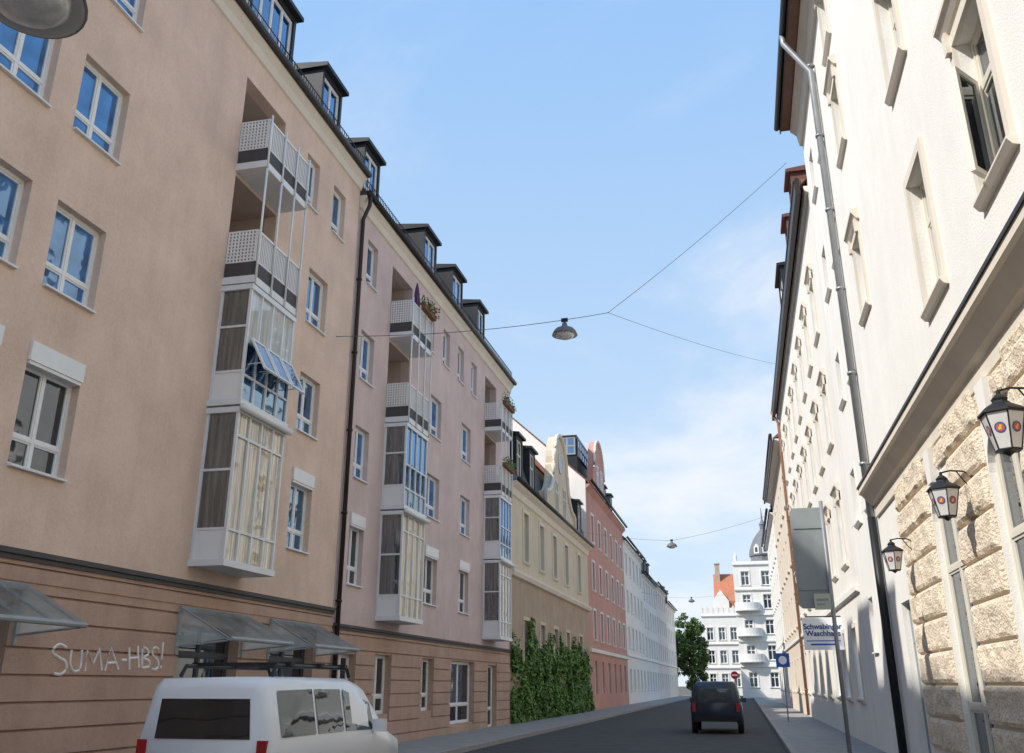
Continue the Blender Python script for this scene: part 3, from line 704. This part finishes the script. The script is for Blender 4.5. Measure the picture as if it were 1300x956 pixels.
far_house('white house farthest down the right row','R',75.02,96,RX,'white',14.6,19.,[77.5+3.2*k for k in range(6)],(1.3,4.8,8.0,11.2),roof='slate',dorm=(80,87),sur='moulding_w')
# =============================== end of the street
e1=House('town_house','white house with steep orange tiled roof closing the street behind the tree','E',-6.6,6.,172,D=12.)
for x in (-5.2,-3.2,-1.2,.8):
    for z in (1.4,5.2,9.0): e1.win(x,z,1.1,2.1,mull=(.5,),trans=(.66,),glass='gdark',surround='moulding_w',sill=None)
e1.walls('white',0,13.4)
for z in (4.3,8.2,12.9): e1.cornice([(0,z),(-.2,z+.08),(-.2,z+.28),(0,z+.34)],'moulding_w','ledge')
m=MB(); m.box(.05,12.5,.05,.2,13.4,14.4)
for k in range(14): m.box(.05+k*.9,.35+k*.9,.0,.25,13.4,14.7)
e1.part(m,'parapet','white')
m=MB(); m.prism_x([(1.0,13.4),(1.0,15.6),(6.,20.8),(11.,15.6),(11.,13.4)],2.5,9.0); e1.part(m,'roof','redtile')
m=MB(); m.prism_y([(2.2,13.4),(5.,13.4),(5.,15.6),(3.6,17.6),(2.2,15.6)],.6,3.); e1.part(m,'attic_gable','white')
m=MB(); m.box(2.9,3.7,4.5,5.6,18,22.4); m.box(2.8,3.8,4.4,5.7,22.4,22.6); e1.part(m,'chimney','ochre_dk')
e2=House('corner_building','white corner block with stacked round balconies under a grey slate turret','E',-.4,9.,138,D=14.)
for x in (1.2,4.0,6.6):
    for z in (1.4,4.9,8.3,11.7,14.9): e2.win(x,z,1.1,1.9,mull=(.5,),trans=(.66,),glass='gdark',surround='moulding_w',sill=None)
e2.walls('white',0,18.2)
for z in (3.9,7.2,10.7,14.1,17.6): e2.cornice([(0,z),(-.2,z+.1),(-.2,z+.3),(0,z+.36)],'moulding_w','ledge')
for z in (4.6,8.0,11.4):
    m=MB(); n=12; pts=[(1.6-1.8*math.cos(math.pi*k/n),-1.2*math.sin(math.pi*k/n)) for k in range(n+1)]
    for k in range(n):
        a,b=pts[k],pts[k+1]
        for (za,zb,o) in ((z,z+.2,1.0),(z+.2,z+1.1,.95)):
            pa=(1.6+(a[0]-1.6)*o,a[1]*o); pb=(1.6+(b[0]-1.6)*o,b[1]*o)
            m.face([(*pa,za),(*pb,za),(*pb,zb),(*pa,zb)])
        m.face([(1.6,0,z),(*b,z),(*a,z)]); m.face([(1.6,0,z+.2),(*a,z+.2),(*b,z+.2)])
    e2.part(m,'balcony','white')
m=MB(); m.lathe([(2.1,0),(2.1,.8),(2.3,.9),(2.3,1.1),(2.2,1.7),(1.9,2.5),(1.5,3.3),(1.0,4.0),(.55,4.5),(.4,4.7),(.4,5.3),(.5,5.4),(.12,6.1),(.04,7.8),(.0,7.9)],12,(4.7,2.2,18.2)); t=e2.part(m,'turret','greyslate')
for k in range(3):
    a=RAD(-90-32+32*k); cx,cy=4.7+2.0*math.cos(a),2.2+2.0*math.sin(a)
    m=MB(); m.prism_y([(-.38,0),(.38,0),(.38,.9),(0,1.35),(-.38,.9)],-.25,.6); dd=m.build('turret_dormer','moulding_w',e2.root,(cx,cy,19.3),(0,0,a+RAD(90)))
    m=MB(); m.face([(-.22,-.26,.15),(.22,-.26,.15),(.22,-.26,.85),(-.22,-.26,.85)]); m.build('pane','gdark',dd)
m=MB(); m.prism_x([(0,18.2),(3,20.4),(11,20.4),(14,18.2)],5.0,9.4); e2.part(m,'roof','greyslate')
for k in range(2):
    m=MB(); m.lathe([(.25,0),(.25,.8),(.12,1.1),(.0,1.5)],8,(.5+k*.01,0.4+k*4,18.2)); e2.part(m,'pinnacle','moulding_w')
# =============================== tree
def make_tree(loc,H,R,label,nc,seed):
    random.seed(seed); t=thing('tree',label,'tree',loc)
    m=MB(); m.tube([(0,0,0),(.1,0,H*.18),(0,.1,H*.38),(.1,0,H*.6)],[.28,.22,.17,.08],8)
    for k in range(9):
        a=k*2.4; z=H*(.2+.05*k); m.tube([(0,0,z),(R*.4*math.cos(a),R*.4*math.sin(a),z+H*.1),(R*.75*math.cos(a),R*.75*math.sin(a),z+H*.17)],[.1,.06,.025],6)
    m.build('trunk','bark',t,smooth=True)
    m=MB()
    for k in range(nc):
        while True:
            u=Vector((random.uniform(-1,1),random.uniform(-1,1),random.uniform(-1,1)))
            if .25<u.length<1: break
        c=Vector((u.x*R,u.y*R,H*.53+u.z*H*.45)); cr=random.uniform(.5,1.0)*R*.27
        for q in range(110):
            w=Vector((random.gauss(0,1),random.gauss(0,1),random.gauss(0,1))).normalized()*cr*random.random()**.4
            leaf(m,c+w,random.uniform(.22,.42),w.normalized()+Vector((0,0,.4)))
    m.build('crown','leaf',t)
make_tree((-8.0,156,0),12.6,3.3,'leafy green street tree at the end of the street beside the white house',120,4)
# =============================== ground
m=MB(); m.face([(-900,-900,0),(900,-900,0),(900,1500,0),(-900,1500,0)]); struct(m.build('ground','earth'))
m=MB(); m.face([(-7.3,-40,.004),(.95,-40,.004),(.95,400,.004),(-7.3,400,.004)]); struct(m.build('road','asphalt'))
m=MB(); m.box(-9.9,-7.45,-40,165,0,.12); struct(m.build('pavement','paving'))
m=MB(); m.box(1.1,3.3,-40,137,0,.12); struct(m.build('pavement','paving'))
m=MB()
for x0 in (-7.45,.95):
    y=-20.
    while y<160: m.box(x0+.002,x0+.148,y,y+.985,0,.125); y+=1.
struct(m.build('kerb','kerb'))
# =============================== cables and hanging lamps
def wire(pts,label,r=.009,sag=.25):
    m=MB()
    for a,b in pts:
        a,b=Vector(a),Vector(b); L=[]
        for k in range(13):
            t=k/12; p=a.lerp(b,t); p.z-=4*sag*t*(1-t); L.append(p)
        m.tube(L,r,6)
        m.tube([a,a+Vector((0,0,.001))],.03,6)
    return tag(m.build('suspension_cable','steel'),label,'cable')
def lamp(loc,label,s=1.0,drop=.35,tilt=0.):
    t=thing('hanging_street_lamp',label,'street lamp',loc,group='street lamps hung on cables over the road')
    t.rotation_euler=(tilt,0,0)
    sc=lambda m: setattr(m,'v',[(a*s,b*s,c*s) for a,b,c in m.v])
    m=MB(); m.lathe([(.0,.30),(.06,.295),(.085,.2),(.10,.17),(.14,.165),(.24,.12),(.30,.05),(.33,-.02),(.345,-.06),(.33,-.068)],28); sc(m); m.build('lamp_shade','lampgrey',t,smooth=True)
    m=MB(); m.lathe([(.33,-.067),(.30,-.055),(.25,-.05)],28); sc(m); m.build('lamp_rim','lamprim',t,smooth=True)
    m=MB(); m.lathe([(.252,-.048),(.245,-.085),(.20,-.13),(.11,-.16),(.0,-.17)],28); sc(m); m.build('lamp_bowl','bowl',t,smooth=True)
    m=MB(); m.tube([(0,0,.28*s),(0,0,drop*s+.1)],.018*s,8); m.box(-.09*s,.09*s,-.025*s,.025*s,drop*s,drop*s+.1); m.build('hanger','black',t)
    return t
def ptY(px,py,Y):
    d=ray(px,py); k=Y/d[1]; return Vector((d[0]*k,Y,EYE+d[2]*k))
node=ptY(772,397,23.2); ya,za=onX(427,427,LX); la=Vector((LX,ya,za))
d=ray(998,207); ra=Vector((2.75,d[1]*2.75/d[0],EYE+d[2]*2.75/d[0]))
d=ray(990,463); rb=Vector((2.75,d[1]*2.75/d[0],EYE+d[2]*2.75/d[0]))
wire([(la,node)],'thin cable from the mauve facade out to the hanging lamp over the street',sag=.18)
wire([(node,ra)],'thin cable rising from the lamp junction to the right eaves',sag=.12)
wire([(node,rb)],'thin cable running almost level from the lamp junction to the right row',.006,sag=.15)
lp=ptY(717,423,ya+(23.2-ya)*.83)
lamp(lp,'dark hanging street lamp in the middle of the sky',1.0,.33)
lp=ptY(38,-16,4.4); lamp(lp,'grey hanging street lamp cut off by the upper left corner of the photo',1.2,.4,RAD(-10))
wire([((LX,4.4,lp.z+1.2),lp+Vector((0,.09,.55))),(lp+Vector((0,.09,.55)),(RX,4.4,lp.z+1.9))],'cable carrying the near upper left lamp',sag=.03)
a=ptY(853,693,60); lamp(a,'small dark hanging lamp farther down the street, second over the road',1.0,.3)
wire([((LX,58,a.z+.9),a+Vector((0,0,.33))),(a+Vector((0,0,.33)),(RX-.3,62,a.z+2.2))],'cable across the street carrying the second farther lamp',.009,.15)
a=ptY(878,763,100); lamp(a,'tiny hanging lamp farthest down the street',1.0,.3)
wire([((LX,100,a.z+1.),a+Vector((0,0,.33))),(a+Vector((0,0,.33)),(3.2,100,a.z+1.3))],'cable across the street carrying the farthest tiny lamp',.009,.2)
# =============================== lanterns
def lantern(loc,s,label):
    t=thing('wall_lantern',label,'lantern',loc,group='wall lanterns of the restaurant')
    def ring(r,z,n=6): return [(r*math.cos(math.pi/3*k+math.pi/6)*s,r*math.sin(math.pi/3*k+math.pi/6)*s,z*s) for k in range(n)]
    lo,hi=ring(.115,0),ring(.2,.36)
    f=MB(); p=MB()
    for k in range(6):
        j=(k+1)%6
        p.face([lo[k],lo[j],hi[j],hi[k]])
        f.tube([lo[k],hi[k]],.008*s,6); f.tube([lo[k],lo[j]],.010*s,6); f.tube([hi[k],hi[j]],.014*s,6)
        if k in (0,5): continue
        e=MB()
        c=(Vector(lo[k])+Vector(lo[j]))*.22+(Vector(hi[k])+Vector(hi[j]))*.28
        u=(Vector(lo[j])-Vector(lo[k])).normalized(); v=((Vector(hi[k])+Vector(hi[j]))/2-(Vector(lo[k])+Vector(lo[j]))/2).normalized(); n=u.cross(v)
        P=lambda r,a_: c+(u*math.cos(a_)+v*math.sin(a_))*r*s+n*.004*s
        for ci,r0,r1 in ((1,.038,.052),(0,.0,.038)):
            e.cur=ci; N_=20
            for g in range(N_):
                a,b=2*math.pi*g/N_,2*math.pi*(g+1)/N_
                if r0>0: e.face([P(r0,a),P(r1,a),P(r1,b),P(r0,b)])
                else: e.face([P(0,a),P(r1,a),P(r1,b)])
        Q=lambda a_,b_: c+(u*a_+v*b_)*s+n*.007*s
        e.cur=2; e.face([Q(-.02,-.022),Q(.014,-.024),Q(.010,.004),Q(-.018,.006)]); e.face([Q(-.006,.006),Q(.02,.002),Q(.014,.026),Q(-.002,.024)])
        e.build('emblem',['e_red','e_blue','e_yel'],t)
    n0=len(f.v); f.lathe([(.225,.355),(.225,.375),(.18,.41),(.10,.455),(.07,.485),(.08,.51),(.05,.54),(.02,.56),(.022,.59),(.0,.61)],6)
    f.lathe([(.0,-.06),(.03,-.04),(.06,-.015),(.122,-.0),(.122,.010)],6)
    f.v=f.v[:n0]+[(a*s,b*s,c*s) for a,b,c in f.v[n0:]]
    f.build('frame','black',t); p.build('glass','frost',t)
    b=MB(); dx=RX-loc[0]
    b.tube([(0,0,.59*s),(dx*.3,0,.615*s),(dx*.7,0,.60*s),(dx,0,.54*s)],.012,6); b.tube([(dx-.02,0,.36*s),(dx*.72,0,.45*s),(dx*.5,0,.60*s)],.009,6); b.box(dx-.03,dx-.0,-.04,.04,.28*s,.66*s)
    b.build('bracket','black',t)
for (px,py,s,lab) in ((1281,572,1.05,'black wall lantern with round badge, nearest and largest of three on the sandstone wall'),(1203,656,.98,'middle black wall lantern of the three with round badge on the sandstone wall'),(1136,724,.9,'farthest and smallest of the three black wall lanterns, beside the black downpipe')):
    d=ray(px,py); X=2.80; k=X/d[0]; lantern((X,d[1]*k,EYE+d[2]*k),s*1.02,lab)
# =============================== signs
t=thing('traffic_sign','tall grey sign panel seen from behind on a galvanised post by the right pavement','sign',(1.42,16.9,.12))
m=MB(); m.tube([(.12,0,0),(.12,0,4.55)],.034,12); m.build('post','zinc',t,smooth=True)
m=MB(); c=.06; w0,w1,z0,z1=-.42,.16,2.75,4.45
poly=[(w0+c,z0),(w1-c,z0),(w1,z0+c),(w1,z1-c),(w1-c,z1),(w0+c,z1),(w0,z1-c),(w0,z0+c)]
m.prism_y(poly,.05,.075); m.box(w0+.04,w1-.04,.035,.05,z0+.3,z0+.36); m.box(w0+.04,w1-.04,.035,.05,z1-.36,z1-.3); m.build('panel','signgrey',t)
m=MB(); m.box(-.17,.1,-.06,-.045,2.72,2.98); m.build('small_plate','signyel',t)
m=MB(); m.box(-.13,.06,-.064,-.0605,2.86,2.9); m.box(-.13,.0,-.064,-.0605,2.79,2.82); m.build('plate_marks','signgrey',t)
t=thing('shop_sign','white shop sign with blue lettering sticking out from the right row','sign',(1.98,32.8,2.72))
m=MB(); m.box(0,1.22,-.05,.05,0,1.0); m.build('panel','signwhite',t)
m=MB(); m.box(1.22,1.26,-.03,.03,-.05,1.05); m.tube([(.1,0,1.03),(1.26,0,1.03)],.02,8); m.build('bracket','black',t)
text_obj('lettering','Schwabinger\nWaschhaus',.235,'ink',t,(.61,-.056,.64),(RAD(90),0,0),.003,'CENTER',.006)
m=MB(); m.box(.08,1.12,-.054,-.0505,.26,.29); m.box(.2,1.0,-.054,-.0505,.14,.19); m.build('lines','signblue',t)
t=thing('parking_sign','small blue and white sign on a thin post at the far right pavement','sign',(1.75,46,.12))
m=MB(); m.tube([(0,0,0),(0,0,2.9)],.03,10); m.build('post','zinc',t)
m=MB(); m.box(-.3,.3,-.05,-.035,2.3,2.9); m.build('panel','signblue',t)
m=MB(); m.lathe([(0,0),(.18,0)],20,(0,-.052,2.6),'y'); m.build('disc','signwhite',t)
t=thing('no_entry_sign','round red no entry sign on a post far down the street','sign',(-.9,96,0))
m=MB(); m.tube([(0,0,0),(0,0,2.9)],.04,8); m.build('post','zinc',t)
m=MB(); m.lathe([(0,0),(.36,0),(.36,.03)],24,(0,-.06,2.55),'y'); m.build('disc','signred',t)
m=MB(); m.box(-.25,.25,-.068,-.062,2.48,2.62); m.build('bar','signwhite',t)
# =============================== balcony plants
def flower_box(loc,L,label,flower,seed):
    random.seed(seed); t=thing('flower_box',label,'flower box',loc,RAD(90),'flower boxes on balcony railings')
    m=MB(); m.prism_x([(-.08,0),(.08,0),(.1,.16),(-.1,.16)],0,L); m.build('box','pot',t)
    m=MB()
    for k in range(320): leaf(m,(random.uniform(-.05,L+.05),random.uniform(-.17,.15),.14+random.random()**1.5*.38-.12*random.random()),random.uniform(.05,.1),(0,-.5,.6))
    m.build('foliage','ivy',t)
    if flower:
        m=MB()
        for k in range(60): leaf(m,(random.uniform(L*.4,L),random.uniform(-.2,.1),.2+random.random()*.2),.07,(0,-1,.4))
        m.build('flowers','red',t)
x0,x1,s2,s3,P=S2
flower_box((LX+P+.1,22.1+x0+.7,s3+1.2),1.2,'flower box with red blooms on the upper balcony rail of the mauve block',True,1)
x0,x1,s2,s3,P=S3
flower_box((LX+P+.1,22.1+x0+.2,s3+1.2),1.6,'green flower box on the upper balcony rail of the farther bay stack',False,2)
flower_box((LX+P+.1,22.1+x0+.2,s2+1.2),1.6,'green flower box on the lower balcony rail of the farther bay stack',False,3)
t=thing('parasol','closed purple parasol standing on the upper balcony of the mauve block','parasol',(LX+.35,26.35,S2[3]+.16))
m=MB(); m.tube([(0,0,0),(0,0,2.2)],.02,8); m.build('pole','alu',t)
m=MB(); m.lathe([(.05,.95),(.1,1.1),(.12,1.5),(.07,2.0),(.02,2.25)],8); m.build('folded_canopy','purple',t)
# =============================== vehicles
def vehicle(name,label,cat,loc,rz,paint,H,stations,rack=False):
    t=thing(name,label,cat,loc,rz)
    m=MB(); rings=[]
    for (x,zb,hb,belt,hw,zt,ht) in stations:
        half=[(hb,zb),(hw,zb+.18),(hw+.015,belt-.15),(hw-.01,belt),(ht+.02,zt-.09),(ht-.08,zt-.012),(0,zt)]
        pts=[(x,a,b) for a,b in half]+[(x,-a,b) for a,b in half[-2::-1]]
        rings.append(len(m.v)); m.v+=pts
    n=len(pts)
    for k in range(len(rings)-1):
        for j in range(n-1):
            m.f.append([rings[k]+j,rings[k]+j+1,rings[k+1]+j+1,rings[k+1]+j]); m.m.append(0)
    m.f.append([rings[0]+j for j in range(n)][::-1]); m.m.append(0); m.f.append([rings[-1]+j for j in range(n)]); m.m.append(0)
    b=m.build('body',paint,t,smooth=True)
    def at(x):
        for k in range(len(stations)-1):
            a,c=stations[k],stations[k+1]
            if a[0]<=x<=c[0]:
                q=(x-a[0])/(c[0]-a[0]); return [a[i]+(c[i]-a[i])*q for i in range(7)]
        return stations[-1]
    xa,xb=stations[1][0]+.12,stations[-4][0]-.05
    cuts=[xa,xa+(xb-xa)*.36,xa+(xb-xa)*.68,xb+.25]
    for s in (1,-1):
        for k in range(3):
            g=MB(); A,B=at(cuts[k]+.04),at(cuts[k+1]-.04)
            def P(S,f): return (S[0],s*((S[4]-.01)+(S[6]+.02-S[4]+.01)*f+.012),S[3]+(S[5]-.09-S[3])*f)
            g.face([P(A,.08),P(B,.08),P(B,.9),P(A,.9)]); g.build('side_window','carglass',t)
    A,B=stations[-4],stations[-3]
    g=MB()
    g.face([(A[0]+.07,A[6]-.1,A[5]-.04),(B[0]-.03,B[6]-.06,B[5]+.035),(B[0]-.03,-B[6]+.06,B[5]+.035),(A[0]+.07,-A[6]+.1,A[5]-.04)]); g.build('windscreen','carglass',t)
    S=stations[0]; g=MB(); g.face([(S[0]-.012,.62,S[3]+.06),(S[0]-.012,-.62,S[3]+.06),(S[0]-.012,-.58,S[5]-.12),(S[0]-.012,.58,S[5]-.12)]); g.build('rear_window','carglass',t)
    g=MB(); g.box(S[0]-.06,S[0]+.1,-.8,.8,.42,.62); g.build('bumper','rubber',t)
    for s in (1,-1):
        g=MB(); g.box(S[0]-.02,S[0]+.05,s*.78-.06,s*.78+.06,.75,1.05); g.build('tail_light','lamp_red',t)
        E=stations[-1]; g=MB(); g.box(E[0]-.1,E[0]+.02,s*.55-.14,s*.55+.14,.62,.76); g.build('headlight','lamp_white',t)
        for x in (stations[0][0]+.85,stations[-1][0]-.85):
            g=MB(); g.lathe([(.2,-.1),(.32,-.1),(.335,-.06),(.335,.06),(.32,.1),(.2,.1)],24,(x,s*.83,.335),'y'); w=g.build('wheel','rubber',t,smooth=True)
            g=MB(); g.lathe([(.0,s*.09),(.06,s*.095),(.17,s*.075),(.21,s*.1)],14,(x,s*.83,.335),'y'); g.build('rim','rim',w)
        g=MB(); g.box(xb+.1,xb+.22,s*1.0-.09,s*1.0+.09,stations[-4][3]+.0,stations[-4][3]+.17); g.build('mirror',paint,t)
    if rack:
        g=MB()
        for s in (1,-1): g.tube([(-1.9,s*.62,H+.0),(-1.8,s*.62,H+.12),(.4,s*.62,H+.12),(.5,s*.62,H)],.026,8)
        for x in (-1.5,-.6,.2): g.box(x-.05,x+.05,-.7,.7,H+.12,H+.165)
        g.build('roof_rack','black',t)
    return t
st=[(-2.3,.42,.7,1.0,.84,1.62,.68),(-2.2,.3,.75,1.02,.9,1.74,.73),(-1.2,.28,.8,1.02,.92,1.76,.76),(.2,.28,.8,1.02,.92,1.75,.76),(.75,.28,.8,1.02,.92,1.67,.73),(1.45,.28,.8,.98,.9,1.14,.80),(2.1,.32,.75,.86,.84,.96,.72),(2.3,.42,.6,.68,.72,.78,.6)]
vehicle('parked_van','white van with black roof bars parked at the left kerb below the graffiti','van',(-6.25,12.9,0),RAD(90),'vanwhite',1.76,st,True)
vehicle('car','dark navy car driving away in the middle of the road','car',(-1.1,39,0),RAD(90),'navy',1.8,[(a,b,c,d,e,f*1.02,g) for a,b,c,d,e,f,g in st])
# =============================== light, sky
EL,AZ=42.,54.     # sun is behind the camera and to the left
sd=Vector((-math.sin(RAD(AZ))*math.cos(RAD(EL)),-math.cos(RAD(AZ))*math.cos(RAD(EL)),math.sin(RAD(EL))))
ld=bpy.data.lights.new('sun','SUN'); ld.energy=5.0; ld.angle=RAD(.6); ld.color=(1,.96,.89)
lo=bpy.data.objects.new('sun',ld); COL.objects.link(lo); lo.rotation_euler=(-sd).to_track_quat('-Z','Y').to_euler()
w=bpy.data.worlds.new('World'); scene.world=w; w.use_nodes=True; t=w.node_tree; N=t.nodes.new; L=t.links.new
bg=t.nodes['Background']; bg.inputs['Strength'].default_value=.15
sky=N('ShaderNodeTexSky'); sky.sky_type='NISHITA'; sky.sun_disc=False; sky.sun_elevation=RAD(EL); sky.sun_rotation=RAD(180+AZ)
sky.air_density=1.0; sky.dust_density=1.5; sky.ozone_density=1.2
tc=N('ShaderNodeTexCoord'); sep=N('ShaderNodeSeparateXYZ'); L(tc.outputs['Generated'],sep.inputs[0])
ad=N('ShaderNodeMath'); ad.inputs[1].default_value=.22; L(sep.outputs['Z'],ad.inputs[0])
dv=N('ShaderNodeVectorMath'); dv.operation='DIVIDE'; cb=N('ShaderNodeCombineXYZ')
for i in range(3): L(ad.outputs[0],cb.inputs[i])
L(tc.outputs['Generated'],dv.inputs[0]); L(cb.outputs[0],dv.inputs[1])
nz=N('ShaderNodeTexNoise'); nz.inputs['Scale'].default_value=1.5; nz.inputs['Detail'].default_value=9; nz.inputs['Roughness'].default_value=.58; nz.inputs['Distortion'].default_value=.3
mp=N('ShaderNodeMapping'); mp.inputs['Location'].default_value=(2.3,.7,0); mp.inputs['Scale'].default_value=(1.,1.,0)
L(dv.outputs[0],mp.inputs[0]); L(mp.outputs[0],nz.inputs['Vector'])
hz=N('ShaderNodeMapRange'); hz.inputs[1].default_value=.6; hz.inputs[2].default_value=.12; hz.inputs[3].default_value=.14; hz.inputs[4].default_value=-.04
L(sep.outputs['Z'],hz.inputs[0])
sb=N('ShaderNodeMath'); sb.operation='SUBTRACT'; L(nz.outputs['Fac'],sb.inputs[0]); L(hz.outputs[0],sb.inputs[1])
rp=N('ShaderNodeMapRange'); rp.interpolation_type='SMOOTHSTEP'; rp.inputs[1].default_value=.40; rp.inputs[2].default_value=.72; rp.inputs[4].default_value=.85
L(sb.outputs[0],rp.inputs[0])
hzc=N('ShaderNodeMixRGB'); hzc.inputs['Color1'].default_value=(5.0,6.0,6.9,1); hzc.inputs['Color2'].default_value=(2.4,4.35,7.3,1)
hm=N('ShaderNodeMapRange'); hm.inputs[1].default_value=.0; hm.inputs[2].default_value=.7; L(sep.outputs['Z'],hm.inputs[0]); L(hm.outputs[0],hzc.inputs['Fac'])
hx=N('ShaderNodeMixRGB'); hx.inputs['Fac'].default_value=.8; L(sky.outputs[0],hx.inputs['Color1']); L(hzc.outputs[0],hx.inputs['Color2'])
mx=N('ShaderNodeMixRGB'); L(rp.outputs[0],mx.inputs['Fac']); L(hx.outputs[0],mx.inputs['Color1']); mx.inputs['Color2'].default_value=(6.3,6.5,6.8,1)
L(mx.outputs[0],bg.inputs['Color'])
# =============================== camera
cd=bpy.data.cameras.new('camera'); cd.sensor_width=36; cd.lens=36*F/1300; cd.shift_y=-45/1300; cd.clip_end=3000; cd.clip_start=.05
co=bpy.data.objects.new('camera',cd); COL.objects.link(co); co.location=(0,0,EYE); co.rotation_euler=(RAD(90)+PIT,0,YAW)
scene.camera=co
scene.view_settings.view_transform='Standard'; scene.view_settings.look='None'; scene.view_settings.exposure=0
